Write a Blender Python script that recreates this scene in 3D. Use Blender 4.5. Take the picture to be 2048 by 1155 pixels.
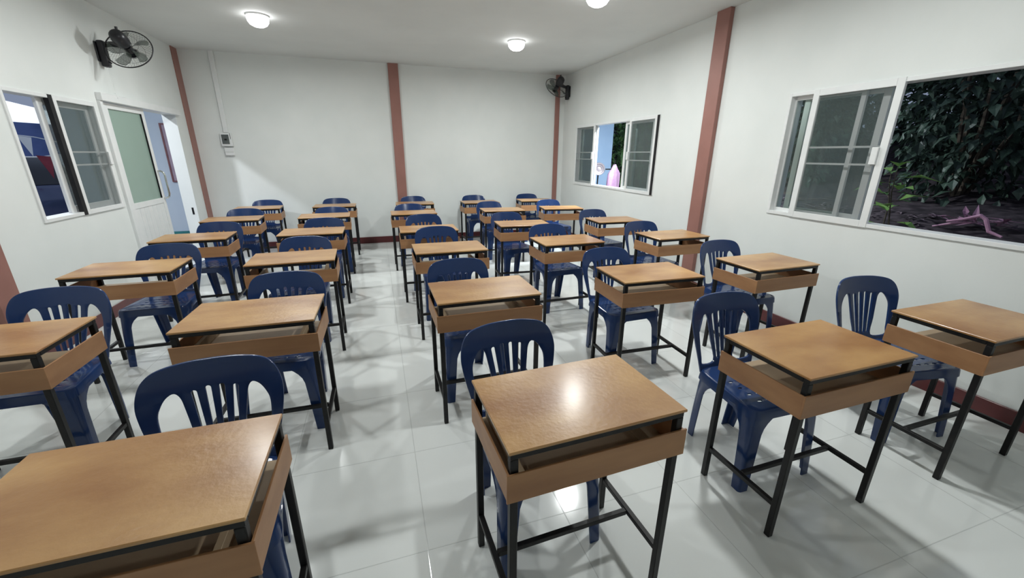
import bpy, bmesh, math, random
from mathutils import Vector, Matrix, noise
random.seed(7)
sc = bpy.context.scene
C = sc.collection
for o in list(bpy.data.objects):
    bpy.data.objects.remove(o)

# ------------------------------------------------------------------ camera
cam_d = bpy.data.cameras.new('camera')
cam_d.sensor_width = 36.0
cam_d.lens = 812.84 / 2048 * 36.0
cam_d.clip_start = 0.02
cam = bpy.data.objects.new('camera', cam_d)
C.objects.link(cam)
RIGHT = Vector((0.95188515, -0.30637346, 0.00706779))
UP = Vector((0.08978580, 0.30086205, 0.94943169))
FWD = Vector((0.29300711, 0.90311535, -0.31389410))
M = Matrix((RIGHT, UP, -FWD)).transposed().to_4x4()
M.translation = Vector((0, 0, 1.5214))
cam.matrix_world = M
sc.camera = cam

# ------------------------------------------------------------------ world, exposure
w = bpy.data.worlds.new('dusk'); sc.world = w; w.use_nodes = True
bg = w.node_tree.nodes['Background']
bg.inputs[0].default_value = (0.36, 0.43, 0.60, 1); bg.inputs[1].default_value = 0.60
sc.view_settings.view_transform = 'Standard'
sc.view_settings.look = 'None'
sc.view_settings.gamma = 1.0
sc.view_settings.use_curve_mapping = False
sc.view_settings.exposure = 0.0
LAMP_W = 27.5

# room
XL, XR, YB, YF, ZC = -2.524, 3.469, 7.595, -1.5, 2.898
WT = 0.155

# ------------------------------------------------------------------ materials
def mat(name, col, rough=0.5, spec=0.5, metal=0.0, coat=0.0, coat_rough=0.1):
    m = bpy.data.materials.new(name); m.use_nodes = True
    b = m.node_tree.nodes['Principled BSDF']
    b.inputs['Base Color'].default_value = (*col, 1)
    b.inputs['Roughness'].default_value = rough
    b.inputs['Metallic'].default_value = metal
    b.inputs['Specular IOR Level'].default_value = spec
    b.inputs['Coat Weight'].default_value = coat
    b.inputs['Coat Roughness'].default_value = coat_rough
    return m
def nd(m, t, **kw):
    n = m.node_tree.nodes.new(t)
    for k, v in kw.items():
        setattr(n, k, v)
    return n
def lk(m, a, b): m.node_tree.links.new(a, b)
def noisy(m, c1, c2, scale=6.0, stretch=(1, 1, 1), detail=5, bump=0.0, bscale=80, lo=0.35, hi=0.65, randomize=False):
    """colour between two tones of the same material and a fine bump"""
    b = m.node_tree.nodes['Principled BSDF']
    tc = nd(m, 'ShaderNodeTexCoord'); mp = nd(m, 'ShaderNodeMapping')
    mp.inputs['Scale'].default_value = stretch
    lk(m, tc.outputs['Object'], mp.inputs['Vector'])
    if randomize:
        oi = nd(m, 'ShaderNodeObjectInfo'); mu = nd(m, 'ShaderNodeMath', operation='MULTIPLY'); mu.inputs[1].default_value = 37.0
        lk(m, oi.outputs['Random'], mu.inputs[0]); lk(m, mu.outputs[0], mp.inputs['Location'])
    n = nd(m, 'ShaderNodeTexNoise'); n.inputs['Scale'].default_value = scale; n.inputs['Detail'].default_value = detail
    lk(m, mp.outputs[0], n.inputs['Vector'])
    r = nd(m, 'ShaderNodeValToRGB')
    r.color_ramp.elements[0].position = lo; r.color_ramp.elements[0].color = (*c1, 1)
    r.color_ramp.elements[1].position = hi; r.color_ramp.elements[1].color = (*c2, 1)
    lk(m, n.outputs['Fac'], r.inputs[0]); lk(m, r.outputs[0], b.inputs['Base Color'])
    if bump:
        n2 = nd(m, 'ShaderNodeTexNoise'); n2.inputs['Scale'].default_value = bscale; n2.inputs['Detail'].default_value = 3
        lk(m, tc.outputs['Object'], n2.inputs['Vector'])
        bp = nd(m, 'ShaderNodeBump'); bp.inputs['Strength'].default_value = bump; bp.inputs['Distance'].default_value = 0.002
        lk(m, n2.outputs['Fac'], bp.inputs['Height']); lk(m, bp.outputs[0], b.inputs['Normal'])
    return m

m_wall = noisy(mat('painted_wall', (.8, .8, .8), .55, .3), (.76, .79, .775), (.80, .825, .81), 2.0, bump=.15, bscale=60)
m_ceil = noisy(mat('painted_ceiling', (.8, .8, .8), .7, .2), (.70, .72, .71), (.74, .76, .75), 1.5)
m_column = noisy(mat('brown_red_paint', (.33, .12, .09), .45, .4), (.31, .15, .125), (.34, .165, .138), 5)
m_base = noisy(mat('maroon_baseboard', (.11, .02, .022), .3, .5), (.10, .020, .022), (.13, .026, .028), 8)
m_white = noisy(mat('white_aluminium', (.8, .8, .8), .35, .5), (.78, .80, .80), (.82, .83, .83), 9)
m_black = noisy(mat('black_seal', (.01, .01, .012), .6, .3), (.008, .008, .010), (.014, .014, .016), 9)
m_metal = noisy(mat('black_painted_steel', (.008, .008, .009), .45, .32), (.006, .006, .007), (.011, .010, .010), 30)
m_chair = noisy(mat('navy_plastic', (.02, .04, .14), .17, .45), (.013, .036, .122), (.017, .043, .138), 4)
m_chrome = noisy(mat('chrome', (.7, .7, .7), .12, .5, 1.0), (.68, .68, .68), (.74, .74, .74), 5)
m_fan = noisy(mat('black_fan_plastic', (.012, .012, .016), .35, .5), (.011, .011, .015), (.016, .016, .020), 10)

def plywood(name, c1, c2, rough, coat, cr, bump):
    m = mat(name, c1, rough, .4, 0, coat, cr)
    noisy(m, c1, c2, 2.7, (1.0, 2.0, 6.0), 6, bump, 60, .32, .68, True)
    return m
m_top = plywood('varnished_plywood', (.34, .155, .052), (.565, .325, .128), .36, .32, .20, .55)
m_ply = plywood('plywood_panel', (.33, .16, .072), (.43, .225, .105), .45, .05, .3, .08)
m_ply_raw = plywood('raw_plywood', (.36, .26, .165), (.45, .34, .22), .6, 0, .3, .08)

# glossy white floor tiles, 60 cm, with thin joints
m_floor = mat('glossy_white_tile', (.78, .80, .79), .10, .5)
def tile():
    m = m_floor; b = m.node_tree.nodes['Principled BSDF']
    tc = nd(m, 'ShaderNodeTexCoord'); sp = nd(m, 'ShaderNodeSeparateXYZ'); lk(m, tc.outputs['Object'], sp.inputs[0])
    outs = []
    for ax, off in (('X', .065), ('Y', .07)):
        a = nd(m, 'ShaderNodeMath', operation='ADD'); a.inputs[1].default_value = 60 - off; lk(m, sp.outputs[ax], a.inputs[0])
        d = nd(m, 'ShaderNodeMath', operation='DIVIDE'); d.inputs[1].default_value = .6; lk(m, a.outputs[0], d.inputs[0])
        f = nd(m, 'ShaderNodeMath', operation='FRACT'); lk(m, d.outputs[0], f.inputs[0])
        s = nd(m, 'ShaderNodeMath', operation='SUBTRACT'); s.inputs[1].default_value = .5; lk(m, f.outputs[0], s.inputs[0])
        ab = nd(m, 'ShaderNodeMath', operation='ABSOLUTE'); lk(m, s.outputs[0], ab.inputs[0])
        mr = nd(m, 'ShaderNodeMapRange'); mr.inputs[1].default_value = .4955; mr.inputs[2].default_value = .4985
        lk(m, ab.outputs[0], mr.inputs[0]); outs.append(mr.outputs[0])
    mx = nd(m, 'ShaderNodeMath', operation='MAXIMUM'); lk(m, outs[0], mx.inputs[0]); lk(m, outs[1], mx.inputs[1])
    n = nd(m, 'ShaderNodeTexNoise'); n.inputs['Scale'].default_value = .8; lk(m, tc.outputs['Object'], n.inputs['Vector'])
    cr = nd(m, 'ShaderNodeValToRGB'); cr.color_ramp.elements[0].color = (.74, .77, .755, 1); cr.color_ramp.elements[1].color = (.80, .82, .81, 1)
    lk(m, n.outputs['Fac'], cr.inputs[0])
    mix = nd(m, 'ShaderNodeMix', data_type='RGBA'); lk(m, mx.outputs[0], mix.inputs['Factor'])
    lk(m, cr.outputs[0], mix.inputs['A']); mix.inputs['B'].default_value = (.60, .62, .61, 1)
    lk(m, mix.outputs['Result'], b.inputs['Base Color'])
    bp = nd(m, 'ShaderNodeBump'); bp.inputs['Strength'].default_value = .35; bp.inputs['Distance'].default_value = .002; bp.invert = True
    n2 = nd(m, 'ShaderNodeTexNoise'); n2.inputs['Scale'].default_value = 3.0; lk(m, tc.outputs['Object'], n2.inputs['Vector'])
    ad = nd(m, 'ShaderNodeMath', operation='MULTIPLY_ADD'); ad.inputs[1].default_value = .25; lk(m, n2.outputs['Fac'], ad.inputs[0]); lk(m, mx.outputs[0], ad.inputs[2])
    lk(m, ad.outputs[0], bp.inputs['Height']); lk(m, bp.outputs[0], b.inputs['Normal'])
tile()

def see_through(name, col, opacity, gloss=0.0, tint=(1, 1, 1)):
    """thin glass or insect mesh: part passes straight through, part scatters"""
    m = bpy.data.materials.new(name); m.use_nodes = True; nt = m.node_tree; nt.nodes.clear()
    out = nd(m, 'ShaderNodeOutputMaterial'); tr = nd(m, 'ShaderNodeBsdfTransparent'); tr.inputs[0].default_value = (*tint, 1)
    df = nd(m, 'ShaderNodeBsdfDiffuse'); df.inputs[0].default_value = (*col, 1)
    mx = nd(m, 'ShaderNodeMixShader'); mx.inputs[0].default_value = opacity
    lk(m, tr.outputs[0], mx.inputs[1]); lk(m, df.outputs[0], mx.inputs[2])
    last = mx
    if gloss:
        gl = nd(m, 'ShaderNodeBsdfGlossy'); gl.inputs['Roughness'].default_value = .03
        fr = nd(m, 'ShaderNodeFresnel'); fr.inputs[0].default_value = 1.45
        mu = nd(m, 'ShaderNodeMath', operation='MULTIPLY'); mu.inputs[1].default_value = gloss; lk(m, fr.outputs[0], mu.inputs[0])
        m2 = nd(m, 'ShaderNodeMixShader'); lk(m, mu.outputs[0], m2.inputs[0]); lk(m, mx.outputs[0], m2.inputs[1]); lk(m, gl.outputs[0], m2.inputs[2]); last = m2
    lk(m, last.outputs[0], out.inputs[0])
    return m
m_glass = see_through('window_glass', (.3, .4, .35), .02, .8, (.92, .965, .95))
m_screen = see_through('insect_screen', (.13, .165, .165), .25)
m_grille = see_through('fan_grille_wire', (.02, .025, .022), .16)
m_blade = see_through('smoky_fan_blade', (.13, .165, .14), .42, .4)
m_frost = noisy(mat('frosted_green_glass', (.36, .47, .40), .28, .5), (.27, .38, .325), (.29, .40, .345), 2)
def emis(name, col, s):
    m = bpy.data.materials.new(name); m.use_nodes = True; nt = m.node_tree; nt.nodes.clear()
    out = nd(m, 'ShaderNodeOutputMaterial'); e = nd(m, 'ShaderNodeEmission'); e.inputs[0].default_value = (*col, 1); e.inputs[1].default_value = s
    lk(m, e.outputs[0], out.inputs[0]); return m
m_lamp = emis('lit_lamp_diffuser', (1.0, 1.0, 1.0), 9.0)

# ------------------------------------------------------------------ mesh helpers
class MB:
    def __init__(s): s.bm = bmesh.new()
    def box(s, x0, x1, y0, y1, z0, z1, bev=0.0, seg=1):
        vs = [s.bm.verts.new(p) for p in ((x0, y0, z0), (x1, y0, z0), (x1, y1, z0), (x0, y1, z0), (x0, y0, z1), (x1, y0, z1), (x1, y1, z1), (x0, y1, z1))]
        fs = [s.bm.faces.new([vs[i] for i in f]) for f in ((3, 2, 1, 0), (4, 5, 6, 7), (0, 1, 5, 4), (1, 2, 6, 5), (2, 3, 7, 6), (3, 0, 4, 7))]
        if bev:
            es = list({e for f in fs for e in f.edges})
            bmesh.ops.bevel(s.bm, geom=es, offset=bev, segments=seg, profile=.5, affect='EDGES')
        return s
    def bar(s, p, q, w, h=None, bev=0.0, up=(0, 0, 1)):
        p, q = Vector(p), Vector(q); h = h or w
        d = (q - p).normalized(); u = Vector(up)
        if abs(d.dot(u)) > .98: u = Vector((0, 1, 0))
        r = d.cross(u).normalized(); u = r.cross(d)
        vs = []
        for c in (p, q):
            for a, b in ((-1, -1), (1, -1), (1, 1), (-1, 1)):
                vs.append(s.bm.verts.new(c + r * a * w / 2 + u * b * h / 2))
        fs = [s.bm.faces.new([vs[i] for i in f]) for f in ((0, 1, 2, 3), (7, 6, 5, 4), (0, 4, 5, 1), (1, 5, 6, 2), (2, 6, 7, 3), (3, 7, 4, 0))]
        if bev:
            bmesh.ops.bevel(s.bm, geom=list({e for f in fs for e in f.edges}), offset=bev, segments=1, affect='EDGES')
        return s
    def tube(s, pts, r, n=10, closed=False, cap=True):
        pts = [Vector(p) for p in pts]; rings = []; N = len(pts)
        rr = r if isinstance(r, (list, tuple)) else [r] * N
        prev = None
        for i, p in enumerate(pts):
            if closed: d = pts[(i + 1) % N] - pts[i - 1]
            else: d = pts[min(i + 1, N - 1)] - pts[max(i - 1, 0)]
            d.normalize()
            if prev is None:
                a = Vector((0, 0, 1)) if abs(d.z) < .9 else Vector((1, 0, 0))
                u = d.cross(a).normalized()
            else:
                u = (prev - d * prev.dot(d)).normalized()
            prev = u; v = d.cross(u)
            rings.append([s.bm.verts.new(p + (u * math.cos(t) + v * math.sin(t)) * rr[i]) for t in [2 * math.pi * k / n for k in range(n)]])
        s.rings(rings, closed, cap); return s
    def rings(s, rings, closed=False, cap=True):
        n = len(rings[0])
        for i in range(len(rings) if closed else len(rings) - 1):
            a, b = rings[i], rings[(i + 1) % len(rings)]
            for k in range(n):
                s.bm.faces.new((a[k], a[(k + 1) % n], b[(k + 1) % n], b[k]))
        if cap and not closed:
            s.bm.faces.new(rings[0][::-1]); s.bm.faces.new(rings[-1])
    def lathe(s, prof, center, axis, n=24):
        """prof: (radius, distance along axis)"""
        ax = Vector(axis).normalized(); a = Vector((0, 0, 1)) if abs(ax.z) < .9 else Vector((1, 0, 0))
        u = ax.cross(a).normalized(); v = ax.cross(u); c = Vector(center)
        rs = [[s.bm.verts.new(c + ax * h + (u * math.cos(2 * math.pi * k / n) + v * math.sin(2 * math.pi * k / n)) * max(r, 1e-4)) for k in range(n)] for r, h in prof]
        s.rings(rs); return s
    def sheet(s, grid):
        vs = [[s.bm.verts.new(p) for p in row] for row in grid]
        for i in range(len(vs) - 1):
            for j in range(len(vs[0]) - 1):
                s.bm.faces.new((vs[i][j], vs[i][j + 1], vs[i + 1][j + 1], vs[i + 1][j]))
        return s
    def build(s, name, m, parent=None, smooth=False, recalc=True):
        if recalc: bmesh.ops.recalc_face_normals(s.bm, faces=s.bm.faces)
        me = bpy.data.meshes.new(name); s.bm.to_mesh(me); s.bm.free()
        for f in me.polygons: f.use_smooth = smooth
        if smooth: me.set_sharp_from_angle(angle=math.radians(38))
        me.materials.append(m)
        o = bpy.data.objects.new(name, me); C.objects.link(o)
        if parent: o.parent = parent
        return o

def tag(o, label=None, cat=None, group=None, kind=None):
    if label: o['label'] = label
    if cat: o['category'] = cat
    if group: o['group'] = group
    if kind: o['kind'] = kind
    return o
def thing(name, loc, label, cat, group=None, rz=0.0, kind=None):
    o = bpy.data.objects.new(name, None); C.objects.link(o)
    o.empty_display_size = .1
    o.location = loc; o.rotation_euler = (0, 0, rz)
    return tag(o, label, cat, group, kind)
def copy_tree(o, loc, rz, label):
    r = o.copy(); C.objects.link(r); r.location = loc; r.rotation_euler = (0, 0, rz); r['label'] = label
    for ch in list(o.children):
        c = ch.copy(); C.objects.link(c); c.parent = r
        for g in list(ch.children):
            d = g.copy(); C.objects.link(d); d.parent = c
    return r
def catmull(pts, n=6, closed=True):
    out = []; N = len(pts)
    for i in range(N if closed else N - 1):
        g = (lambda k: pts[k % N]) if closed else (lambda k: pts[max(0, min(N - 1, k))])
        p0, p1, p2, p3 = g(i - 1), g(i), g(i + 1), g(i + 2)
        for k in range(n):
            t = k / n
            out.append(tuple(.5 * (2 * p1[a] + (p2[a] - p0[a]) * t + (2 * p0[a] - 5 * p1[a] + 4 * p2[a] - p3[a]) * t * t + (3 * p1[a] - p0[a] - 3 * p2[a] + p3[a]) * t ** 3) for a in (0, 1)))
    if not closed: out.append(tuple(pts[-1]))
    return out
def plate(loops, extrude, bevel):
    """filled 2-D shape with holes, with rounded rim, as a bmesh in XY"""
    cu = bpy.data.curves.new('outline', 'CURVE'); cu.dimensions = '2D'; cu.fill_mode = 'BOTH'
    cu.extrude = extrude; cu.bevel_depth = bevel; cu.bevel_resolution = 1; cu.offset = -bevel
    for lp in loops:
        sp = cu.splines.new('POLY'); sp.points.add(len(lp) - 1); sp.use_cyclic_u = True
        for q, (x, y) in zip(sp.points, lp): q.co = (x, y, 0, 1)
    o = bpy.data.objects.new('outline', cu); C.objects.link(o)
    dg = bpy.context.evaluated_depsgraph_get()
    me = bpy.data.meshes.new_from_object(o.evaluated_get(dg))
    bm = bmesh.new(); bm.from_mesh(me)
    bpy.data.objects.remove(o); bpy.data.curves.remove(cu); bpy.data.meshes.remove(me)
    bmesh.ops.remove_doubles(bm, verts=bm.verts, dist=1e-5)
    return bm
def slice_grid(bm, xs, ys):
    for v, no in [((x, 0, 0), (1, 0, 0)) for x in xs] + [((0, y, 0), (0, 1, 0)) for y in ys]:
        bmesh.ops.bisect_plane(bm, geom=bm.verts[:] + bm.edges[:] + bm.faces[:], dist=1e-6, plane_co=v, plane_no=no)

# ------------------------------------------------------------------ room shell
def wall_x(name, x0, x1, y0, y1, opens):
    b = MB(); cur = y0
    for (a, c, z0, z1) in sorted(opens):
        b.box(x0, x1, cur, a, 0, ZC)
        if z0 > 0: b.box(x0, x1, a, c, 0, z0)
        b.box(x0, x1, a, c, z1, ZC); cur = c
    b.box(x0, x1, cur, y1, 0, ZC)
    return tag(b.build(name, m_wall), 'white painted %s wall of the classroom' % name.split('_')[1], 'wall', kind='structure')
W_NEAR = (0.58, 2.935, 1.02, 2.035)
W_FAR = (4.68, 7.03, 1.02, 2.01)
W_LEFT = (4.175, 5.295, .98, 1.965)
DOOR = (5.40, 7.09, 0.0, 2.0)
wall_x('wall_right', XR, XR + WT, YF, YB, [W_NEAR, W_FAR])
wall_x('wall_left', XL - WT, XL, YF, YB, [W_LEFT, DOOR])
tag(MB().box(XL - WT, XR + WT, YB, YB + WT, 0, ZC).build('wall_back', m_wall), 'white painted back wall behind the last row of desks', 'wall', kind='structure')
tag(MB().box(XL - WT, XR + WT, YF - WT, YF, 0, ZC).build('wall_front', m_wall), 'white painted front wall behind the camera', 'wall', kind='structure')
tag(MB().box(XL - WT, XR + WT, YF - WT, YB + WT, -.1, 0).build('floor', m_floor), 'glossy white tiled classroom floor', 'floor', kind='structure')
tag(MB().box(XL - WT, XR + WT, YF - WT, YB + WT, ZC, ZC + .1).build('ceiling', m_ceil), 'flat white painted ceiling', 'ceiling', kind='structure')
def trim(n, x0, x1, y0, y1, z0, z1, m, label):
    return tag(MB().box(x0, x1, y0, y1, z0, z1, .003).build('trim_%d' % n, m), label, 'column', kind='structure')
trim(1, .33, .49, YB - .04, YB, 0, ZC, m_column, 'brown-red column in the middle of the back wall')
trim(2, XL, XL + .015, 7.42, YB, 0, ZC, m_column, 'brown-red column in the back left corner')
trim(3, 3.275, 3.36, YB - .03, YB, 0, ZC, m_column, 'brown-red column in the back right corner')
trim(4, XR - .05, XR, 3.724, 3.90, 0, ZC, m_column, 'wide brown-red column on the right wall between the windows')
trim(5, XL, XL + .05, 3.47, 3.655, 0, ZC, m_column, 'brown-red column on the left wall beside the nearest desk')
def baseboard(name, segs, label):
    b = MB()
    for s in segs: b.box(*s, 0, .11, .003)
    tag(b.build(name, m_base), label, 'baseboard', kind='structure')
baseboard('baseboard_back', [(XL + .016, .329, YB - .014, YB), (.491, 3.274, YB - .014, YB), (3.361, XR - .014, YB - .014, YB)], 'dark maroon baseboard along the back wall')
baseboard('baseboard_right', [(XR - .014, XR, YF, 3.723), (XR - .014, XR, 3.901, YB)], 'dark maroon baseboard along the right wall')
baseboard('baseboard_left', [(XL, XL + .014, YF, 3.469), (XL, XL + .014, 3.656, 5.34), (XL, XL + .014, 7.15, 7.419)], 'dark maroon baseboard along the left wall')

# ------------------------------------------------------------------ windows
def frame_rect(b, x0, x1, y0, y1, z0, z1, w, wz=None):
    wz = wz or w
    b.box(x0, x1, y0, y0 + w, z0, z1, .002); b.box(x0, x1, y1 - w, y1, z0, z1, .002)
    b.box(x0, x1, y0 + w, y1 - w, z0, z0 + wz, .002); b.box(x0, x1, y0 + w, y1 - w, z1 - wz, z1, .002)
def win(n, side, rect, label):
    y0, y1, z0, z1 = rect
    r = thing('window_%d' % n, ((XR if side > 0 else XL), (y0 + y1) / 2, z0), label, 'window', kind='structure')
    r['side'] = side
    return r
def loc_x(side, a, b):                     # depth from the inner wall face (outwards positive) -> local x range
    return (a, b) if side > 0 else (-b, -a)
def w_frame(r, side, rect, out=.012):
    y0, y1, z0, z1 = rect; c = (y0 + y1) / 2; b = MB(); xa, xb = loc_x(side, -out, .11)
    frame_rect(b, xa, xb, y0 - c, y1 - c, 0, z1 - z0, .028)
    return b.build('frame', m_white, r)
def w_sash(r, side, rect, name, ya, yb, d, w, screen, latch=None, bars=None, zpad=.022):
    y0, y1, z0, z1 = rect; c = (y0 + y1) / 2; H_ = z1 - z0
    xa, xb = loc_x(side, d, d + .024); b = MB()
    frame_rect(b, xa, xb, ya - c, yb - c, zpad, H_ - zpad, w)
    if bars:
        for z in bars: b.box(*loc_x(side, d + .015, d + .022), ya - c + w, yb - c - w, z - z0 - .007, z - z0 + .007)
    s = b.build(name, m_white, r)
    pm = MB().box(*loc_x(side, d + .0115, d + .0125), ya - c + w - .004, yb - c - w + .004, zpad + w - .004, H_ - zpad - w + .004)
    pm.build('insect_screen' if screen else 'glass_pane', m_screen if screen else m_glass, s)
    if latch:
        yl, za, zb = latch
        MB().box(*loc_x(side, d - .018, d - .001), yl - c - .022, yl - c + .022, za - z0, zb - z0, .003).build('latch', m_white, s)
    return s
r = win(1, 1, W_NEAR, 'large sliding window at the right, open onto dark foliage')
w_frame(r, 1, W_NEAR)
w_sash(r, 1, W_NEAR, 'screen_sash', 2.08, 2.715, -.016, .050, True, (2.145, 1.47, 1.59), (1.468, 1.594), -.002)
w_sash(r, 1, W_NEAR, 'glass_sash', 2.345, 2.933, .040, .036, False)
w_sash(r, 1, W_NEAR, 'glass_sash', 2.20, 2.845, .072, .05, False)
r = win(2, 1, W_FAR, 'farther right-wall sliding window with two insect-screen sashes and open middle')
w_frame(r, 1, W_FAR)
w_sash(r, 1, W_FAR, 'screen_sash', 6.34, 7.03, -.016, .042, True, (6.365, 1.46, 1.57), (1.455, 1.565), -.002)
w_sash(r, 1, W_FAR, 'screen_sash', 4.735, 5.345, -.016, .042, True, (5.32, 1.46, 1.57), (1.455, 1.565), -.002)
MB().box(-.014, .02, 4.683 - 5.855, 4.734 - 5.855, .0, .99).build('track_seal', m_black, r)
w_sash(r, 1, W_FAR, 'glass_sash', 4.84, 5.53, .040, .045, False)
w_sash(r, 1, W_FAR, 'glass_sash', 6.36, 6.99, .040, .045, False)
w_sash(r, 1, W_FAR, 'glass_sash', 6.40, 6.98, .072, .045, False)
r = win(3, -1, W_LEFT, 'sliding window on the left wall beside the door')
w_frame(r, -1, W_LEFT)
w_sash(r, -1, W_LEFT, 'screen_sash', 4.705, 5.295, -.016, .040, True, (5.262, 1.40, 1.52), (1.405, 1.515), -.002)
MB().box(-.02, .014, 4.655 - 4.735, 4.704 - 4.735, .0, .985).build('track_seal', m_black, r)
w_sash(r, -1, W_LEFT, 'glass_sash', 4.60, 5.265, .040, .06, False)

# ------------------------------------------------------------------ door
dr = thing('door_1', (XL, 6.245, 0), 'white sliding door with green frosted glass, slid half open on the left wall', 'door', kind='structure')
b = MB(); cy = 6.245
b.box(-.02, .05, 5.36 - cy, 7.13 - cy, 1.995, 2.068, .003)
b.box(-.12, .028, 5.355 - cy, 5.398 - cy, 0, 1.994, .003)
b.build('door_frame', m_white, dr)
leaf = MB()
y0, y1 = 5.445 - cy, 6.255 - cy; xa, xb = -.045, -.008
leaf.box(xa, xb, y0, y0 + .085, .01, 1.99, .002); leaf.box(xa, xb, y1 - .062, y1, .01, 1.99, .002)
leaf.box(xa, xb, y0 + .085, y1 - .062, 1.935, 1.99, .002); leaf.box(xa, xb, y0 + .085, y1 - .062, .925, .985, .002)
leaf.box(xa, xb, y0 + .085, y1 - .062, .01, .07, .002)
lo = leaf.build('door_leaf', m_white, dr)
pn = MB(); n = 7; ya, yb = y0 + .085, y1 - .062; stp = (yb - ya) / n
for i in range(n):
    pn.box(xa + .012, xb - .006, ya + i * stp + .003, ya + (i + 1) * stp - .003, .07, .925, .002)
pn.box(xa + .012, xb - .012, ya, yb, .07, .925)
pn.build('grooved_panel', m_white, lo)
MB().box(xa + .014, xa + .020, ya, yb, .985, 1.935).build('frosted_pane', m_frost, lo)
sb = MB(); sb.box(xa + .005, xb - .002, yb - .008, yb - .0005, .986, 1.934); sb.build('black_seal', m_black, lo)
hd = MB(); yh = y1 - .03
hd.tube([(xb, yh, 1.30), (xb + .03, yh, 1.30), (xb + .055, yh, 1.285), (xb + .065, yh, 1.25), (xb + .065, yh, 1.03), (xb + .055, yh, .995), (xb + .03, yh, .98), (xb, yh, .98)], .011, 12)
hd.build('pull_handle', m_chrome, lo, True)
st = MB().box(-.065, -.040, 7.0885 - cy, 7.0895 - cy, .66, .76); st.build('strike_plate', m_black, dr)

# ------------------------------------------------------------------ school desk
W, D, H = .60, .3991, .7615
def make_desk():
    t = thing('school_desk', (0, 0, 0), '', 'desk', 'plywood school desks in rows')
    MB().box(-W / 2, W / 2, -D / 2, D / 2, H - .010, H, .002).build('desktop', m_top, t)
    f = MB(); zt = H - .0105; q = .024
    hx, hy = W / 2 - .006, D / 2 - .006; qh = .020
    f.box(-hx, hx, -hy, -hy + q, zt - qh, zt, .002); f.box(-hx, hx, hy - q, hy, zt - qh, zt, .002)
    f.box(-hx, -hx + q, -hy + q, hy - q, zt - qh, zt, .002); f.box(hx - q, hx, -hy + q, hy - q, zt - qh, zt, .002)
    f.build('top_frame', m_metal, t)
    for sx in (-1, 1):
        for sy in (-1, 1):
            x = sx * (hx - q / 2); y = sy * (hy - q / 2)
            MB().box(x - q / 2, x + q / 2, y - q / 2, y + q / 2, 0, zt - qh - .0003, .002).build('leg', m_metal, t)
    zs = .16
    for sx in (-1, 1):
        x = sx * (hx - q / 2)
        MB().box(x - .010, x + .010, -hy + q, hy - q, zs - .010, zs + .010, .0015).build('side_stretcher', m_metal, t)
    MB().box(-hx + q, hx - q, -.010, .010, zs - .010, zs + .010, .0015).build('cross_stretcher', m_metal, t)
    pz0, pz1 = .592, .689; th = .007
    MB().box(-W / 2 - th, W / 2 + th, -D / 2 - th + .004, -D / 2 + .004, pz0, pz1, .001).build('front_panel', m_ply, t)
    for sx in (-1, 1):
        xa = sx * (W / 2 - .004); xb = xa + sx * th
        MB().box(min(xa, xb), max(xa, xb), -D / 2 + .0045, D / 2 - .002, pz0 - .003, pz1 - .004, .001).build('side_panel', m_ply, t)
    MB().box(-W / 2 + .0045, W / 2 - .0045, -D / 2 + .005, D / 2 - .006, .5945, .6005).build('tray_floor', m_ply_raw, t)
    MB().box(-hx + q, hx - q, hy - q, hy - .004, .582, .594).build('tray_rail', m_metal, t)
    return t
def add_dividers(t):
    for x in (-.243, .212):
        MB().box(x - .009, x + .009, -D / 2 + .006, D / 2 - .008, .601, .648, .001).build('tray_divider', m_ply_raw, t)
DESKS = {'1': [(-1.657, 2.168, .002), (-1.683, 3.407, .014), (-1.693, 4.561, .037), (-1.7, 5.75, .053), (-1.68, 6.866, .054)],
 '2': [(-.641, 1.033, -.001), (-.645, 2.223, -.014), (-.661, 3.431, .03), (-.673, 4.591, -.003), (-.676, 5.775, .034), (-.645, 6.887, -.003)],
 '3': [(.564, 1.062, .038), (.547, 2.256, .01), (.544, 3.455, .002), (.484, 4.443, -.018), (.443, 5.779, .002), (.559, 6.915, -.05)],
 '4': [(1.723, 1.096, .012), (1.735, 2.286, -.037), (1.666, 3.466, .016), (1.583, 4.506, -.074), (1.712, 5.773, -.055), (1.632, 6.847, .006)],
 '5': [(2.812, 1.085, .005), (2.794, 2.283, .025), (2.826, 3.421, .02), (2.79, 4.481, -.042), (2.648, 5.769, -.153), (2.659, 6.905, -.072)]}
CHAIRS = {'1': [(-1.697, 2.471, 0.0), (-1.653, 3.648, -0.009), (-1.665, 4.824, -0.088), (-1.704, 6.001, -0.016), (-1.673, 7.117, -0.014)],
 '2': [(-0.607, 1.287, 0.072), (-0.609, 2.473, -0.082), (-0.685, 3.698, -0.132), (-0.649, 4.851, -0.121), (-0.628, 5.911, 0.011), (-0.68, 7.147, -0.064)],
 '3': [(0.512, 1.308, 0.094), (0.51, 2.506, 0.08), (0.547, 3.915, 0.062), (0.517, 4.859, 0.047), (0.439, 6.034, 0.057), (0.595, 7.197, 0.079)],
 '4': [(1.731, 1.348, -0.013), (1.706, 2.539, 0.04), (1.705, 3.756, 0.042), (1.577, 4.781, 0.119), (1.694, 6.056, 0.171), (1.666, 7.143, 0.069)],
 '5': [(2.795, 1.354, -0.161), (2.829, 2.529, 0.011), (2.801, 3.658, 0.027), (2.795, 4.744, 0.092), (2.702, 6.098, 0.084), (2.699, 7.166, 0.061)]}
COLN = {'1': 'leftmost column by the door wall', '2': 'second column from the left', '3': 'middle column', '4': 'second column from the right', '5': 'rightmost column by the windows'}
ROWN = ['nearest', 'second', 'third', 'fourth', 'fifth', 'farthest']
protoA = make_desk(); protoB = make_desk(); add_dividers(protoB); used = set()
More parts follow.
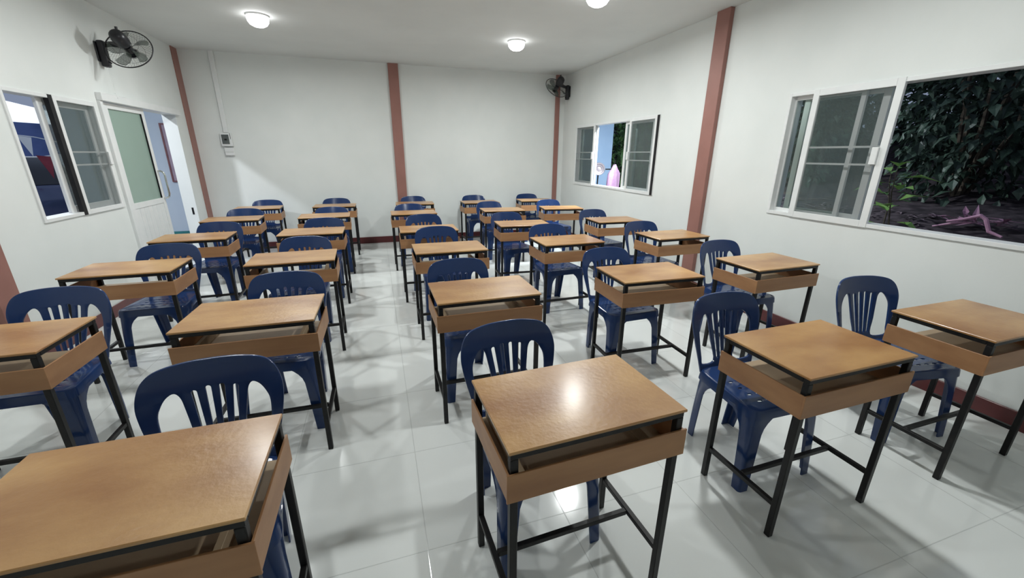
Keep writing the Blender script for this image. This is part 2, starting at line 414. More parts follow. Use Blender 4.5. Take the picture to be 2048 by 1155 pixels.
for k, lst in DESKS.items():
    for i, (x, y, rz) in enumerate(lst):
        rn = 'farthest' if i == len(lst) - 1 else ROWN[i]
        lab = '%s plywood-topped black steel desk in the %s' % (rn, COLN[k])
        p = protoB if k in '23' else protoA
        if p.name not in used:
            used.add(p.name); p.location = (x, y, 0); p.rotation_euler = (0, 0, rz); p['label'] = lab
        else:
            copy_tree(p, (x, y, 0), rz, lab)

# ------------------------------------------------------------------ plastic chair
def back_y(x, z):
    return .205 + .0977 * (z - .43) / .387 - .035 * (x / .21) ** 2
def make_chair():
    t = thing('plastic_chair', (0, 0, 0), '', 'chair', 'navy plastic chairs behind the desks')
    # backrest
    half = [(.170, .418), (.186, .50), (.207, .59), (.2185, .655), (.2215, .70), (.2135, .745), (.194, .782), (.158, .804), (.088, .8145)]
    ol = [(-x, z) for x, z in half] + [(0, .8166)] + half[::-1]
    curve = catmull(ol, 5, False)
    loops = [curve]
    side = [(.064, .458), (.080, .56), (.095, .655), (.104, .697), (.120, .716), (.142, .706), (.160, .680), (.171, .645), (.168, .58), (.160, .50), (.151, .458)]
    sd = catmull(side, 4, True)
    loops.append(sd); loops.append([(-x, z) for x, z in sd][::-1])
    for u in (-.64, -.21, .21, .64):
        zt = .722 if abs(u) < .4 else .714; zb = .47
        xt, xb_ = u * .100, u * .062; wt, wb = .0088, .0060; lp = []
        for a in range(7):
            an = math.pi * a / 6; lp.append((xt + wt * math.cos(an), zt - wt + wt * math.sin(an)))
        for a in range(5):
            an = math.pi + math.pi * a / 4; lp.append((xb_ + wb * math.cos(an), zb + wb + wb * math.sin(an)))
        loops.append(lp)
    bm = plate(loops, .0035, .0025)
    slice_grid(bm, [i * .03 for i in range(-7, 8)], [.44 + .03 * i for i in range(13)])
    for v in bm.verts:
        x, z, d = v.co
        v.co = (x, back_y(x, z) + d, z)
    mb = MB(); mb.bm.free(); mb.bm = bm
    mb.build('backrest', m_chair, t, True)
    # seat: pierced plate with a turned-down rim
    def outline(g, dz=0):
        pts = []
        for (cx, cy, r, a0) in ((.205 + g - .05, -.205 - g + .05, .05, -90), (.172 + g - .045, .19 + g - .045, .045, 0), (-.172 - g + .045, .19 + g - .045, .045, 90), (-.205 - g + .05, -.205 - g + .05, .05, 180)):
            for a in range(6):
                an = math.radians(a0 + 90 * a / 5); pts.append((cx + r * math.cos(an), cy + r * math.sin(an)))
        return pts
    holes = []
    for r_ in range(4):
        for c_ in range(5):
            hx, hy = (c_ - 2) * .052, -.135 + r_ * .058
            holes.append([(hx + .014 * math.cos(a), hy + .0065 * math.sin(a)) for a in [2 * math.pi * k / 10 for k in range(10)]])
    bm = plate([outline(-.004)] + holes, .002, .001)
    slice_grid(bm, [-.15, -.1, -.05, 0, .05, .1, .15], [-.15, -.1, -.05, 0, .05, .1, .15])
    for v in bm.verts:
        x, y, d = v.co
        rr = min(1, max(abs(x) / .19, abs(y) / .19))
        v.co = (x, y, .424 + d + .007 * rr ** 3 + (.010 * max(0, (abs(y + .02) - .12)) / .08 if y < 0 else 0) * -1)
    mb = MB(); mb.bm.free(); mb.bm = bm
    prof = [(-.010, .427), (-.003, .4335), (.003, .431), (.007, .420), (.010, .385), (.006, .385), (.003, .418), (-.004, .424)]
    rs = [[mb.bm.verts.new((x, y, z)) for x, y in outline(g)] for g, z in prof]
    mb.rings(rs, closed=True)
    mb.build('seat', m_chair, t, True)
    # legs: angle sections flaring into the rim
    def leg(sx, sy):
        foot = Vector((.222 * sx if sy < 0 else .150 * sx, .226 * sy, 0))
        top = Vector((.207 * sx if sy < 0 else .175 * sx, (-.207 if sy < 0 else .192), .405))
        dx = Vector((-sx, 0, 0)); dy = Vector((0, -sy, 0)); th = .006
        rs = []
        mb = MB()
        for z in (0, .03, .10, .18, .25, .30, .33, .355, .375, .39, .405):
            k = z / .405; c = foot.lerp(top, k)
            L = .050 + .022 * k + (.085 * ((z - .28) / .125) ** 2.6 if z > .28 else 0)
            Ly = .046 + .020 * k + (.085 * ((z - .28) / .125) ** 2.6 if z > .28 else 0)
            r_ = .014 + .030 * k ** 2
            outer = [c + dx * L]; inner = [c + dx * L + dy * th]
            for a in range(6):
                an = math.radians(90 * a / 5)
                cen = c + dx * r_ + dy * r_
                dirv = -dx * math.sin(an) - dy * math.cos(an)
                outer.append(cen + dirv * r_); inner.append(cen + dirv * (r_ - th))
            outer.append(c + dy * Ly); inner.append(c + dy * Ly + dx * th)
            rs.append([mb.bm.verts.new(p) for p in outer + inner[::-1]])
        mb.rings(rs)
        mb.build('leg', m_chair, t, True)
    for sx in (-1, 1):
        for sy in (-1, 1): leg(sx, sy)
    return t
chair = make_chair(); first = True
for k, lst in CHAIRS.items():
    for i, (x, y, rz) in enumerate(lst):
        rn = 'farthest' if i == len(lst) - 1 else ROWN[i]
        lab = 'navy plastic chair behind the %s desk of the %s' % (rn, COLN[k])
        if first:
            chair.location = (x, y, 0); chair.rotation_euler = (0, 0, rz); chair['label'] = lab; first = False
        else:
            copy_tree(chair, (x, y, 0), rz, lab)

# ------------------------------------------------------------------ ceiling lamps
def lamp(x, y, label, f=1.0):
    t = thing('ceiling_light', (x, y, ZC), label, 'ceiling light', 'round ceiling lights')
    MB().lathe([(.112, 0), (.114, -.006), (.110, -.014), (.104, -.016), (.0, -.016)], (0, 0, 0), (0, 0, 1), 32).build('housing', m_white, t, True)
    MB().lathe([(.103, -.0165), (.106, -.035), (.100, -.062), (.082, -.088), (.052, -.105), (0, -.112)], (0, 0, 0), (0, 0, 1), 32).build('diffuser', m_lamp, t, True)
    l = bpy.data.lights.new('lamp_light', 'AREA'); l.shape = 'DISK'; l.size = .15; l.energy = LAMP_W * f; l.color = (.965, 1.0, .985)
    lo = bpy.data.objects.new('lamp_light', l); C.objects.link(lo); lo.parent = t; lo.location = (0, 0, -.12)
lamp(-1.045, 5.57, 'round lit ceiling light at the left, near the back wall', 1.08)
lamp(1.862, 5.63, 'round lit ceiling light before the back right corner', 1.18)
lamp(2.03, 3.83, 'round lit ceiling light cut by the top edge of the picture', 1.05)
lamp(-1.25, 3.80, 'round lit ceiling light out of view over the left desks', .62)
lamp(-1.2, 1.9, 'round lit ceiling light out of view over the nearest left desks', .58)
lamp(2.0, 1.9, 'round lit ceiling light out of view over the nearest right desks')

# ------------------------------------------------------------------ wall fans
def wall_fan(side, base, ring_c, axis, R, label):
    xw = XR if side > 0 else XL
    t = thing('wall_fan', (xw, base[0], base[1]), label, 'fan', 'black wall fans')
    o0 = Vector((xw, base[0], base[1])); s = -side       # s: direction into the room
    rc = Vector(ring_c) - o0; ax = Vector(axis).normalized()
    b = MB(); b.box(min(0, s * .016), max(0, s * .016), -.045, .045, -.08, .10, .008, 2)
    b.box(min(s * .014, s * .075), max(s * .014, s * .075), -.038, .038, -.125, .115, .018, 3)
    bb = b.build('wall_bracket', m_fan, t, True)
    kb = MB()
    for i in (-1, 0, 1): kb.lathe([(.006, 0), (.006, .006)], (s * .075, i * .022, -.08), (s, 0, 0), 10)
    kb.build('button', m_black, bb)
    mot = rc - ax * .135
    ar = MB(); ar.tube([(s * .05, 0, .075), Vector((s * .12, 0, .08)).lerp(mot, .15), Vector((s * .12, 0, 0)).lerp(mot, .6), mot - ax * -.02 + Vector((0, 0, -.045)), mot], [.026, .024, .022, .022, .02], 12)
    ar.build('arm', m_fan, t, True)
    mm = MB(); mm.lathe([(.0, -.085), (.035, -.083), (.056, -.065), (.064, -.03), (.066, .02), (.058, .055), (.03, .065), (0, .066)], mot, ax, 24)
    mo = mm.build('motor_housing', m_fan, t, True)
    MB().lathe([(.009, 0), (.012, .015), (.012, .03), (0, .032)], mot - ax * .02 + Vector((0, 0, .062)), (0, 0, 1), 12).build('oscillation_knob', m_fan, mo, True)
    # cage
    a = Vector((0, 0, 1)); u = ax.cross(a).normalized(); v = ax.cross(u)
    ringp = lambda rad, h, n=48: [rc + ax * h + (u * math.cos(2 * math.pi * k / n) + v * math.sin(2 * math.pi * k / n)) * rad for k in range(n)]
    cg = MB(); cg.tube(ringp(R, 0), .0055, 8, True)
    cage = cg.build('cage_rim', m_fan, t, True)
    wr = MB()
    for k in range(44):
        an = 2 * math.pi * k / 44; e = u * math.cos(an) + v * math.sin(an)
        wr.tube([rc + e * .05 + ax * .062, rc + e * R * .55 + ax * .058, rc + e * R * .9 + ax * .03, rc + e * R], .0006, 4, cap=False)
        wr.tube([rc + e * .06 - ax * .062, rc + e * R * .55 - ax * .058, rc + e * R * .9 - ax * .03, rc + e * R], .0006, 4, cap=False)
    for h in (-.058, .058):
        wr.tube(ringp(R * .55, h, 32), .0012, 4, True); wr.tube(ringp(.055, h + (.004 if h > 0 else -.004), 24), .002, 5, True)
    wr.build('cage_wire', m_fan, cage)
    MB().lathe([(.0, .072), (.045, .068), (.05, .060), (.0, .058)], rc, ax, 20).build('hub_badge', m_fan, cage, True)
    # blades
    hb = MB().lathe([(.0, -.045), (.034, -.04), (.038, .0), (.034, .028), (0, .036)], rc, ax, 20); hub = hb.build('hub', m_fan, t, True)
    for k in range(5):
        an = 2 * math.pi * k / 5 + .35; grid = []
        for i in range(9):
            f = i / 8; rad = .03 + (R - .045) * f; row = []
            wd = .30 + .32 * math.sin(math.pi * min(1, f * .62 + .18)); sweep = .38 * f
            for j in range(5):
                g = j / 4 - .5; th = an + sweep + g * wd * (1.15 - .15 * f)
                row.append(rc + (u * math.cos(th) + v * math.sin(th)) * (rad - .012 * (2 * g) ** 2 * (f > .8)) + ax * (-.020 * g * 2 * (1 - .4 * f)))
            grid.append(row)
        bl = MB().sheet(grid); ob = bl.build('blade', m_blade, hub, True)
        sm = ob.modifiers.new('thickness', 'SOLIDIFY'); sm.thickness = .002
    cd = MB()
    for dy, ln in ((-.012, .24), (.014, .28)):
        cd.tube([(s * .055, dy, -.12), (s * .053, dy - .002, -.125 - ln * .5), (s * .055, dy, -.12 - ln)], .0012, 5)
        cd.lathe([(0, .006), (.0035, .002), (.0035, -.008), (0, -.01)], (s * .055, dy, -.123 - ln), (0, 0, 1), 8)
    cd.build('pull_cord', m_white, t)
wall_fan(-1, (5.62, 2.45), (-2.237, 5.557, 2.492), (.026, .893, -.448), .200, 'black wall fan on the left wall above the door, turned to the back')
wall_fan(1, (7.40, 2.595), (3.172, 7.32, 2.645), (-.15, .772, -.618), .205, 'black wall fan in the far corner, over the brown-red column')

# ------------------------------------------------------------------ electrics on the back wall
tk = MB().box(-2.132, -2.068, YB - .030, YB, 1.805, ZC, .004).build('cable_trunking', m_white)
tag(tk, 'white vertical cable trunking running from the ceiling to the breaker box', 'cable trunking')
bx = thing('breaker_box', (-2.105, YB, 1.61), 'white breaker box with a dark window at the end of the trunking', 'breaker box')
MB().box(-.072, .072, -.065, 0, 0, .19, .006, 2).build('box_body', m_white, bx)
m_smoke = noisy(mat('smoked_cover', (.10, .11, .11), .2, .5), (.09, .10, .10), (.12, .13, .13), 8)
cv = MB().box(-.055, .040, -.070, -.0655, .03, .165, .002).build('smoked_cover', m_smoke, bx)
MB().box(-.02, .012, -.076, -.0705, .085, .105, .002).build('breaker_toggle', m_black, cv)
MB().box(.056, .062, -.067, -.0652, .10, .185).build('hinge_slot', m_black, bx)
sk = thing('wall_socket', (-2.10, YB, 1.475), 'white wall outlet plate right below the breaker box', 'wall outlet')
MB().box(-.058, .062, -.040, 0, .0, .115, .006, 2).build('back_box', m_white, sk)
MB().box(-.058, .062, -.047, -.0405, .052, .115, .004).build('cover_plate', m_white, sk)
MB().box(-.055, .058, -.050, -.0405, .004, .048, .004).build('hinged_flap', m_white, sk)

# ------------------------------------------------------------------ outside, right
m_soil = noisy(mat('dark_soil', (.02, .018, .016), .95, .1), (.026, .022, .025), (.075, .06, .068), 9, bump=.6, bscale=30)
gx = []
for i in range(40):
    x = XR + WT + i * .28; row = []
    for j in range(70):
        y = -1 + j * .28
        z = -.02 + max(0, min(1, (x - 3.9) / 1.4)) * .82 + max(0, x - 5.3) * .16 + .06 * noise.noise((x * 1.7, y * 1.7, 0)) * min(1, (x - 3.6)) + .04 * noise.noise((x * 5, y * 5, 3)) * min(1, (x - 3.6))
        if y > 6.0: z -= min(1, (y - 6.0)) * .85 * max(0, min(1, (8.2 - x) / 2))
        row.append((x, y, z))
    gx.append(row)
tag(MB().sheet(gx).build('ground_bank', m_soil, None, True), 'dark earth bank outside the right windows', 'ground', kind='structure')
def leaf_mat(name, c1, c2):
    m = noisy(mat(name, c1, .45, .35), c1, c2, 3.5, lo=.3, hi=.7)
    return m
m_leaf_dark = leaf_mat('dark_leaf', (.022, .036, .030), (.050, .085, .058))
m_leaf_mid = leaf_mat('mid_leaf', (.05, .12, .045), (.14, .26, .085))
m_leaf_lime = leaf_mat('lime_leaf', (.16, .32, .07), (.30, .50, .14))
m_stem = noisy(mat('stem', (.06, .05, .04), .8, .2), (.05, .04, .032), (.10, .08, .06), 20)
m_pink = noisy(mat('dry_pinkish_frond', (.42, .22, .33), .7, .2), (.34, .17, .25), (.50, .28, .38), 9)
m_twig = noisy(mat('pale_twig', (.32, .27, .29), .8, .2), (.14, .115, .13), (.26, .21, .245), 12)
def leaf(bm, p, d, L, wd, up):
    d = d.normalized(); s_ = d.cross(up); s_ = s_.normalized() if s_.length > 1e-4 else Vector((1, 0, 0)); n_ = s_.cross(d)
    a = bm.verts.new(p); l = bm.verts.new(p + d * L * .42 + s_ * wd + n_ * wd * .3); r_ = bm.verts.new(p + d * L * .42 - s_ * wd + n_ * wd * .3)
    m_ = bm.verts.new(p + d * L * .45); e = bm.verts.new(p + d * L - n_ * L * .18)
    bm.faces.new((a, m_, l)); bm.faces.new((a, r_, m_)); bm.faces.new((l, m_, e)); bm.faces.new((m_, r_, e))
rv = lambda: Vector((random.uniform(-1, 1), random.uniform(-1, 1), random.uniform(-1, 1)))
def bush(name, loc, rad, hgt, n, L, m, label, group, core=True):
    t = thing(name, loc, label, 'bush', group)
    b = MB()
    for k in range(n):
        for _ in range(20):
            q = rv()
            if .25 < q.length < 1: break
        q = q.normalized() * (random.uniform(.55, 1.0) + .25 * noise.noise(q * 2.2))
        p = Vector((q.x * rad, q.y * rad, hgt * .5 + q.z * hgt * .5))
        leaf(b.bm, p, q * .6 + rv() * .7 + Vector((0, 0, -.2)), L * random.uniform(.6, 1.3), L * random.uniform(.18, .34), Vector((0, 0, 1)) + rv() * .4)
    b.build('foliage', m, t, False, False)
    if core:
        sm = MB()
        for k in range(7):
            an = k * .9; e = Vector((math.cos(an) * rad * .5, math.sin(an) * rad * .5, hgt * .85))
            sm.tube([(0, 0, 0), e * .35 + rv() * .12, e * .7 + rv() * .15, e], [.035, .028, .018, .006], 6)
        sm.build('stem', m_stem, t)
    return t
bl = 'dark leafy bush in the thicket outside the right-hand windows'
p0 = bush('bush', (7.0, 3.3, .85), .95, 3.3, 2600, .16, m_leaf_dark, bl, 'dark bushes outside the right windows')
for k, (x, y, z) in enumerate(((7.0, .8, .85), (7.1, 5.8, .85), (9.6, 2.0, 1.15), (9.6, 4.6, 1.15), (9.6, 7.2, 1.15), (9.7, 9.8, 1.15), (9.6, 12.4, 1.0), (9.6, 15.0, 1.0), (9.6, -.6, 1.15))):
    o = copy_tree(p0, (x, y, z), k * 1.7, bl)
bush('bush', (6.5, 9.3, -.1), .92, 3.5, 1900, .15, m_leaf_mid, 'mid green leafy bush beyond the light blue wall outside the far window', None)
bush('bush', (7.1, 12.0, -.1), 1.05, 4.0, 1900, .16, m_leaf_mid, 'taller green bush farther behind the blue wall outside the far window', None)
hb = MB()
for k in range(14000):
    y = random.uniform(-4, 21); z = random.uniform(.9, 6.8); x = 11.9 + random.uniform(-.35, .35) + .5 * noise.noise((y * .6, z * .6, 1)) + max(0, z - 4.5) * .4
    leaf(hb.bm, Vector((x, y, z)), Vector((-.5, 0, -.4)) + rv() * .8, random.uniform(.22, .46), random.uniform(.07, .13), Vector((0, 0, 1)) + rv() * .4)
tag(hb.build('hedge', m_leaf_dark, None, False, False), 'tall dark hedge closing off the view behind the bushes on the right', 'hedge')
def sapling(loc, h, n, L, m, label):
    t = thing('sapling', loc, label, 'plant')
    b = MB(); s_ = MB()
    pts = [Vector((0, 0, 0)), Vector((.03, .02, h * .4)), Vector((-.02, .05, h * .75)), Vector((.02, .08, h))]
    s_.tube(pts, [.010, .008, .006, .003], 6)
    for k in range(n):
        f = .3 + .7 * k / n; i = min(2, int(f * 3)); p = pts[i].lerp(pts[i + 1], f * 3 - i)
        an = k * 2.4; d = Vector((math.cos(an), math.sin(an), random.uniform(-.2, .45)))
        leaf(b.bm, p + d * .06, d, L * random.uniform(.7, 1.2), L * .28, Vector((0, 0, 1)))
        s_.tube([p, p + d * .065], .002, 4)
    b.build('foliage', m, t, False, False); s_.build('stem', m_stem, t)
    return t
sapling((4.65, 2.60, .48), .98, 13, .25, m_leaf_lime, 'bright lime green sapling just outside the near edge of the large window')
sapling((5.35, 3.05, .72), .75, 16, .15, m_leaf_mid, 'mid green sapling behind the lime sapling')
sapling((5.6, 1.9, .82), .35, 22, .12, m_leaf_mid, 'low leafy weed at the lower right corner of the large window')
# debris on the bank
fr = MB(); fr.tube([(5.30, 2.50, .93), (5.28, 2.38, .965), (5.25, 2.25, 1.02), (5.25, 2.21, .99), (5.22, 2.15, .89), (5.2, 2.05, .86)], [.010, .014, .017, .017, .016, .010], 8)
f0 = fr.build('frond_stalk', m_pink); tag(f0, 'bent dry pinkish palm stalk on the bank outside the large window', 'palm stalk')
fr = MB(); fr.tube([(5.35, 2.62, .86), (5.32, 2.45, .92), (5.30, 2.32, .945)], [.008, .012, .006], 8)
tag(fr.build('frond_stalk', m_pink), 'straight dry pinkish stalk lying below the bent palm stalk', 'palm stalk')
lf = MB()
for k in range(26):
    p = Vector((5.58 + random.uniform(-.08, .12), 2.38 + random.uniform(-.16, .2), .89 + random.uniform(0, .05)))
    leaf(lf.bm, p, Vector((random.uniform(-.6, .6), random.uniform(-1, 1), random.uniform(0, .4))), .22, .025, Vector((0, 0, 1)))
tag(lf.build('dry_leaf_litter', m_pink, None, False, False), 'heap of dry reddish palm leaflets behind the bent stalk', 'leaf litter', kind='stuff')
tw = MB(); dl = tw
for k in range(110):
    x = random.uniform(4.9, 5.8); y = random.uniform(1.6, 4.4)
    if any(math.hypot(x - a, y - c) < d for a, c, d in ((5.4, 2.3, .6), (5.35, 3.05, .6), (5.6, 1.9, .6), (4.65, 2.62, .5))): continue
    z = .62 + (x - 4.9) * .22 + random.uniform(.06, .14)
    a = random.uniform(0, 6.28); l = random.uniform(.12, .4)
    d = Vector((math.cos(a), math.sin(a), random.uniform(-.05, .25)))
    p = Vector((x, y, z)); tw.tube([p, p + d * l * .5 + Vector((0, 0, .02)), p + d * l], [.005, .004, .002], 5)
for k in range(420):
    x = random.uniform(4.75, 5.85); y = random.uniform(1.5, 5.0)
    if any(math.hypot(x - a, y - c) < d for a, c, d in ((5.25, 2.3, .3), (5.58, 2.38, .42), (5.35, 3.05, .2), (5.6, 1.9, .3), (4.65, 2.60, .2))): continue
    z = -.02 + max(0, min(1, (x - 3.9) / 1.4)) * .82 + max(0, x - 5.3) * .16 + .03
    a = random.uniform(0, 6.28); leaf(dl.bm, Vector((x, y, z)), Vector((math.cos(a), math.sin(a), random.uniform(-.05, .35))), random.uniform(.06, .16), .02, Vector((0, 0, 1)))
m_dead = noisy(mat('dead_leaf', (.16, .12, .14), .9, .1), (.10, .08, .09), (.24, .18, .21), 6)
tag(tw.build('dead_leaf_litter', m_dead, None, False, False), 'greyish dead leaves and twigs lying over the dark bank', 'leaf litter', kind='stuff')

# outside the far window: neighbouring light blue wall, shirt, dish
m_blue = noisy(mat('light_blue_paint', (.45, .62, .85), .6, .3), (.43, .60, .83), (.48, .65, .87), 3)
m_pale = noisy(mat('pale_blue_paint', (.62, .76, .90), .6, .3), (.74, .84, .93), (.78, .87, .95), 3)
m_teal = noisy(mat('teal_skirting', (.05, .28, .28), .5, .4), (.045, .25, .25), (.06, .31, .31), 5)
tag(MB().box(XR + WT, 5.10, 8.5, 8.65, -.05, 3.2).build('blue_house_wall', m_blue), 'light blue wall of the house seen through the far right window', 'wall', kind='structure')
m_shirt = noisy(mat('pink_cotton', (.62, .36, .55), .85, .2), (.43, .245, .40), (.50, .31, .47), 25, bump=.3, bscale=200)
m_dish = noisy(mat('pale_metal', (.75, .66, .70), .3, .5, .6), (.48, .42, .46), (.58, .51, .55), 6)
sh = thing('shirt', (4.3, 7.03, .62), 'pink shirt on a hanger outside the far right window', 'shirt', rz=math.radians(44))
b = MB(); rs = []
for z, hw, dp in ((.0, .225, .06), (.1, .22, .06), (.3, .215, .062), (.5, .21, .062), (.58, .215, .058), (.625, .205, .05), (.665, .15, .044), (.70, .09, .036), (.725, .045, .028), (.738, .03, .02)):
    ring = []
    for k in range(28):
        an = 2 * math.pi * k / 28; f = .014 * math.sin(an * 7 + z * 3) * (1 - z)
        ring.append(b.bm.verts.new((math.cos(an) * hw, math.sin(an) * (dp + f), z)))
    rs.append(ring)
b.rings(rs, cap=False); b.build('shirt_body', m_shirt, sh, True)
for s_ in (-1, 1):
    sl = MB(); sl.tube([(s_ * .16, 0, .615), (s_ * .215, 0, .56), (s_ * .245, .005, .44), (s_ * .265, .01, .26)], [.042, .06, .06, .056], 14); sl.build('sleeve', m_shirt, sh, True)
hg = MB(); hg.tube([(-.17, 0, .625), (-.06, 0, .712), (0, 0, .755), (.06, 0, .712), (.17, 0, .625)], .005, 8); hg.tube([(0, 0, .755), (0, 0, .785), (.012, 0, .797), (0, .012, .80)], .003, 6)
hg.build('hanger', m_black, sh, True)
rk = thing('clothes_stand', (4.535, 7.414, 0), 'thin black clothes stand behind the pink shirt outside', 'clothes stand')
MB().tube([(0, 0, 0), (0, 0, 1.43)], .010, 8).build('post', m_black, rk, True)
MB().tube([(-.006, -.009, 1.41), (-.229, -.366, 1.41)], .005, 8).build('hook_arm', m_black, rk, True)
MB().tube([(-.009, .006, 1.257), (-.15, .092, 1.255)], .012, 8).build('side_arm', m_black, rk, True)
ds = thing('metal_dish', (4.3, 7.62, 1.255), 'round shiny pale dish on a dark stand beside the pink shirt outside', 'dish')
ax = Vector((-.45, -.85, .1)).normalized()
MB().lathe([(0, .0), (.05, -.004), (.056, .012), (.085, .016), (.092, .03), (.118, .034), (.124, .028), (.10, .0), (.06, -.03), (0, -.035)], (0, 0, 0), ax, 32).build('bowl', m_dish, ds, True)
MB().tube([(0.02, .05, -.06), (0.02, .06, -.4), (0.02, .06, -1.262)], [.014, .014, .02], 10).build('stand', m_black, ds, True)

# ------------------------------------------------------------------ outside, left
m_pave = noisy(mat('outdoor_concrete', (.3, .3, .3), .8, .2), (.26, .27, .28), (.34, .35, .36), 4)
tag(MB().box(-26, XL - WT, -4, 26, -.14, -.02).build('ground_paving', m_pave), 'concrete yard outside the door', 'ground', kind='structure')
tag(MB().box(-4.89, XL - WT, 9.2, 9.35, -.02, 3.3).build('blue_porch_wall', m_pale), 'light blue porch wall beyond the open sliding door', 'wall', kind='structure')
tag(MB().box(-4.89, XL - WT, 9.185, 9.1995, -.02, .10).build('teal_skirting', m_teal), 'teal skirting along the foot of the light blue porch wall', 'skirting', kind='structure')
m_frame = noisy(mat('dull_pink_frame', (.35, .10, .12), .5, .4), (.26, .11, .115), (.32, .15, .15), 6)
m_paper = noisy(mat('pale_mauve_board', (.55, .42, .50), .7, .2), (.50, .38, .46), (.60, .48, .55), 6)
nb = thing('notice_board', (-3.47, 9.2, 1.0), 'red framed notice board on the light blue wall outside the door', 'notice board')
f = MB(); f.box(-.07, -.045, -.035, 0, 0, 1.0, .002); f.box(.75, .775, -.035, 0, 0, 1.0, .002); f.box(-.045, .75, -.035, 0, 0, .025, .002); f.box(-.045, .75, -.035, 0, .975, 1.0, .002)
f.build('board_frame', m_frame, nb); MB().box(-.045, .75, -.018, -.004, .025, .975).build('board_face', m_paper, nb)
pl = thing('porch_lamp', (-3.7, 5.8, 3.0), 'lamp lighting the porch outside the left wall, out of view', 'lamp')
MB().lathe([(.10, 0), (.10, -.03), (.08, -.06), (0, -.08)], (0, 0, 0), (0, 0, 1), 24).build('diffuser', m_lamp, pl, True)
tag(MB().box(-5.2, XL - WT - .01, 3.0, 9.4, 3.0, 3.08).build('porch_roof', m_ceil), 'white soffit of the porch outside the left wall', 'roof', kind='structure')
l = bpy.data.lights.new('porch_light', 'AREA'); l.shape = 'DISK'; l.size = .2; l.energy = 72; l.color = (.88, .93, 1.0)
lo = bpy.data.objects.new('porch_light', l); C.objects.link(lo); lo.parent = pl; lo.location = (0, 0, -.09)
# white canopy, blue tarp, bunting, car
m_canvas = noisy(mat('white_canvas', (.85, .88, .9), .8, .2), (.83, .86, .88), (.88, .9, .92), 3)
m_tarp = noisy(mat('blue_tarp', (.03, .055, .17), .5, .3), (.05, .085, .22), (.085, .13, .32), 1.3)
m_red = noisy(mat('faded_red_cloth', (.28, .05, .07), .8, .2), (.22, .04, .06), (.33, .07, .09), 4)
cn = thing('canopy', (-8.0, 13.9, 0), 'white canopy roof seen through the left window', 'canopy')
b = MB(); P = lambda x, y, z: b.bm.verts.new((x, y, z))
vs = [P(-3.0, -3.2, 3.15), P(.0, -.55, 2.62), P(.35, .8, 2.42), P(1.2, 3.0, 2.22), P(-3.0, -3.4, 2.2), P(-.05, -.65, 2.17), P(.3, .9, 2.17), P(1.2, 3.0, 2.16)]
for k in range(3): b.bm.faces.new((vs[k], vs[k + 1], vs[k + 5], vs[k + 4]))
o = b.build('valance', m_canvas, cn); o.modifiers.new('thickness', 'SOLIDIFY').thickness = .02
MB().tube([(1.1, 2.9, -.02), (1.1, 2.9, 2.2)], .03, 10).build('post', m_white, cn, True)
MB().tube([(-2.9, -3.2, -.02), (-2.9, -3.2, 2.6)], .03, 10).build('post', m_white, cn, True)
grid = [[(-11.5 + i * .5 + .05 * math.sin(j * 1.7), 19.5 + .12 * math.sin(i * 1.3) + (i - 8) * .25, z) for i in range(16)] for j, z in enumerate((-.02, .6, 1.2, 1.8, 2.3, 2.7))]
o = MB().sheet(grid).build('tarp', m_tarp, None, True); o.modifiers.new('thickness', 'SOLIDIFY').thickness = .01
tag(o, 'dark blue tarpaulin hanging below the white canopy outside', 'tarpaulin')
bt = thing('bunting', (-6.0, 10.4, 1.75), 'string of white and red pennants outside the left window', 'bunting')
MB().tube([(-.6, -1.0, .25), (-.2, -.35, .06), (0, 0, .02), (.3, .5, -.12), (.6, 1.0, -.2)], .008, 6).build('string', m_canvas, bt)
for k, (x, y, z, mm, sz) in enumerate(((-.05, -.15, .02, m_canvas, .30), (.17, .25, -.28, m_canvas, .30), (-.25, -.42, -.05, m_red, .34), (.05, .02, -.32, m_red, .36), (.3, .5, -.15, m_red, .3), (-.35, -.6, .1, m_red, .3))):
    b = MB(); d = Vector((.5, .85, -.12)).normalized(); p = Vector((x, y, z))
    a, c, e = p - d * sz * .33, p + d * sz * .33, p + Vector((.02, .03, -sz * 1.15))
    b.bm.faces.new([b.bm.verts.new(q) for q in (a, c, e)])
    o = b.build('pennant', mm, bt); o.modifiers.new('thickness', 'SOLIDIFY').thickness = .004
# car
m_car = noisy(mat('dark_blue_car_paint', (.012, .016, .04), .15, .6, .2, .6, .05), (.06, .08, .16), (.08, .10, .19), 2)
m_cglass = noisy(mat('dark_car_glass', (.01, .012, .016), .05, .8), (.008, .010, .014), (.012, .015, .02), 2)
m_tyre = noisy(mat('tyre', (.012, .012, .012), .8, .2), (.010, .010, .010), (.016, .016, .016), 20)
m_head = noisy(mat('headlamp', (.7, .72, .75), .1, .6), (.66, .68, .72), (.74, .76, .8), 8)
car = thing('car', (-7.6, 12.1, -.02), 'dark blue car parked in the yard, seen low through the left window', 'car', rz=math.radians(-38))
def section(pts_): return pts_
b = MB(); rs = []
for x, zt, hw in ((-2.05, .62, .70), (-1.95, .78, .80), (-1.2, .86, .84), (-.7, .92, .85), (.4, .93, .85), (1.5, .93, .84), (2.0, .85, .80), (2.1, .65, .72)):
    ring = [(x, -hw, .28), (x, -hw - .02, .5), (x, -hw, zt - .08), (x, -hw + .12, zt), (x, hw - .12, zt), (x, hw, zt - .08), (x, hw + .02, .5), (x, hw, .28)]
    rs.append([b.bm.verts.new(q) for q in ring])
b.rings(rs); b.build('car_body', m_car, car, True)
b = MB(); rs = []
for z, xa, xb, hw in ((.90, -.85, 1.75, .76), (1.15, -.35, 1.6, .68), (1.40, .05, 1.3, .58), (1.44, .25, 1.1, .5)):
    rs.append([b.bm.verts.new(q) for q in ((xa, -hw, z), (xb, -hw, z), (xb, hw, z), (xa, hw, z))])
b.rings(rs); cab = b.build('cabin_glass', m_cglass, car, True)
b = MB()
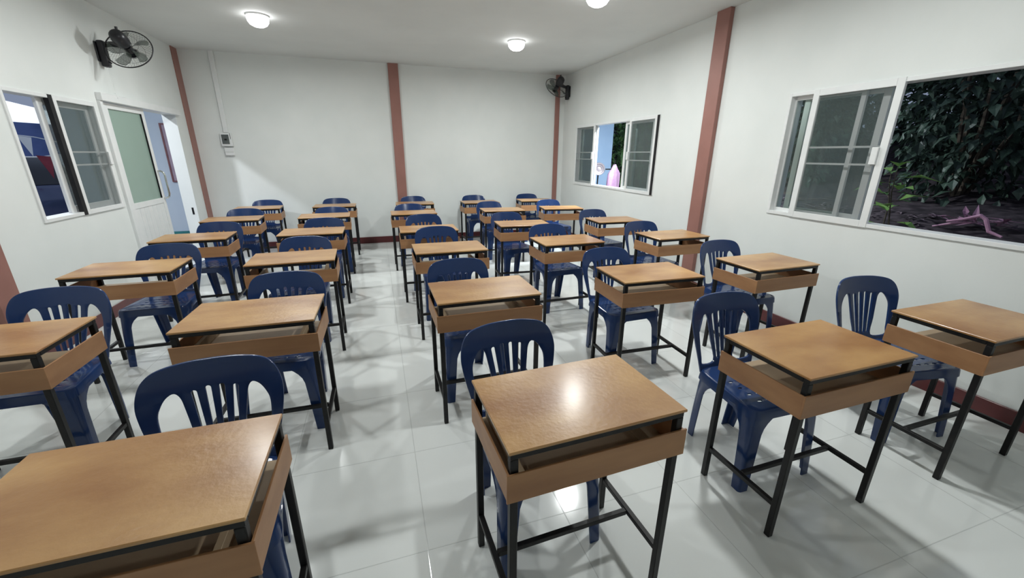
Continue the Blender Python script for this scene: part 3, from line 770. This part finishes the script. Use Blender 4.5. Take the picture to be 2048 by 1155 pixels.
for s in (-1, 1):
    b.tube([(-.87, s * .75, .92), (-.36, s * .68, 1.16), (.04, s * .58, 1.41), (.7, s * .56, 1.45), (1.32, s * .58, 1.41), (1.62, s * .68, 1.15), (1.77, s * .76, .92)], .022, 8)
b.build('pillar_trim', m_head, cab, True)
for sx in (-1.3, 1.35):
    for s in (-1, 1):
        wh = MB().lathe([(.0, -.09), (.22, -.09), (.31, -.08), (.32, 0), (.31, .08), (.22, .09), (0, .09)], (sx, s * .78, .32), (0, 1, 0), 24).build('wheel', m_tyre, car, True)
for s in (-1, 1):
    MB().lathe([(.09, 0), (.085, .03), (.05, .05), (0, .055)], (-1.98, s * .58, .68), (-1, 0, .1), 20).build('headlamp', m_head, car, True)
MB().tube([(-2.0, -.7, .80), (-2.03, 0, .815), (-2.0, .7, .80)], .015, 8).build('hood_trim', m_chrome, car, True)
yl = thing('added_yard_lamp', (-6.0, 12.8, 3.4), 'added lamp lighting the yard with the canopy and parked car, out of view', 'lamp')  # unseen lamp and post, added to brighten the canopy and the yard
MB().lathe([(.06, 0), (.12, -.05), (.10, -.12), (0, -.15)], (0, 0, 0), (0, 0, 1), 20).build('diffuser', m_lamp, yl, True)
MB().tube([(0, 0, -3.42), (0, 0, -.0)], .04, 10).build('post', m_white, yl, True)
l = bpy.data.lights.new('added_yard_light', 'POINT'); l.shadow_soft_size = .12; l.energy = 340; l.color = (.85, .92, 1.0)
lo = bpy.data.objects.new('added_yard_light', l); C.objects.link(lo); lo.parent = yl; lo.location = (-.25, .3, -.1)
# unseen lamp added under the right eaves to brighten the blue house wall
el = thing('added_eaves_lamp', (4.35, 5.6, 2.75), 'small added lamp under the right eaves, lighting the blue wall, out of view', 'lamp')
MB().lathe([(.06, 0), (.06, -.03), (.04, -.06), (0, -.07)], (0, 0, 0), (0, 0, 1), 20).build('diffuser', m_lamp, el, True)
MB().bar((-.726, 0, .02), (.02, 0, .02), .03).build('bracket', m_white, el)
l = bpy.data.lights.new('added_eaves_light', 'AREA'); l.shape = 'DISK'; l.size = .1; l.energy = 190; l.color = (.85, .95, 1.0)
lo = bpy.data.objects.new('added_eaves_light', l); C.objects.link(lo); lo.parent = el; lo.location = (0, 0, -.08)
for o in bpy.data.objects:
    if 'side' in o: del o['side']
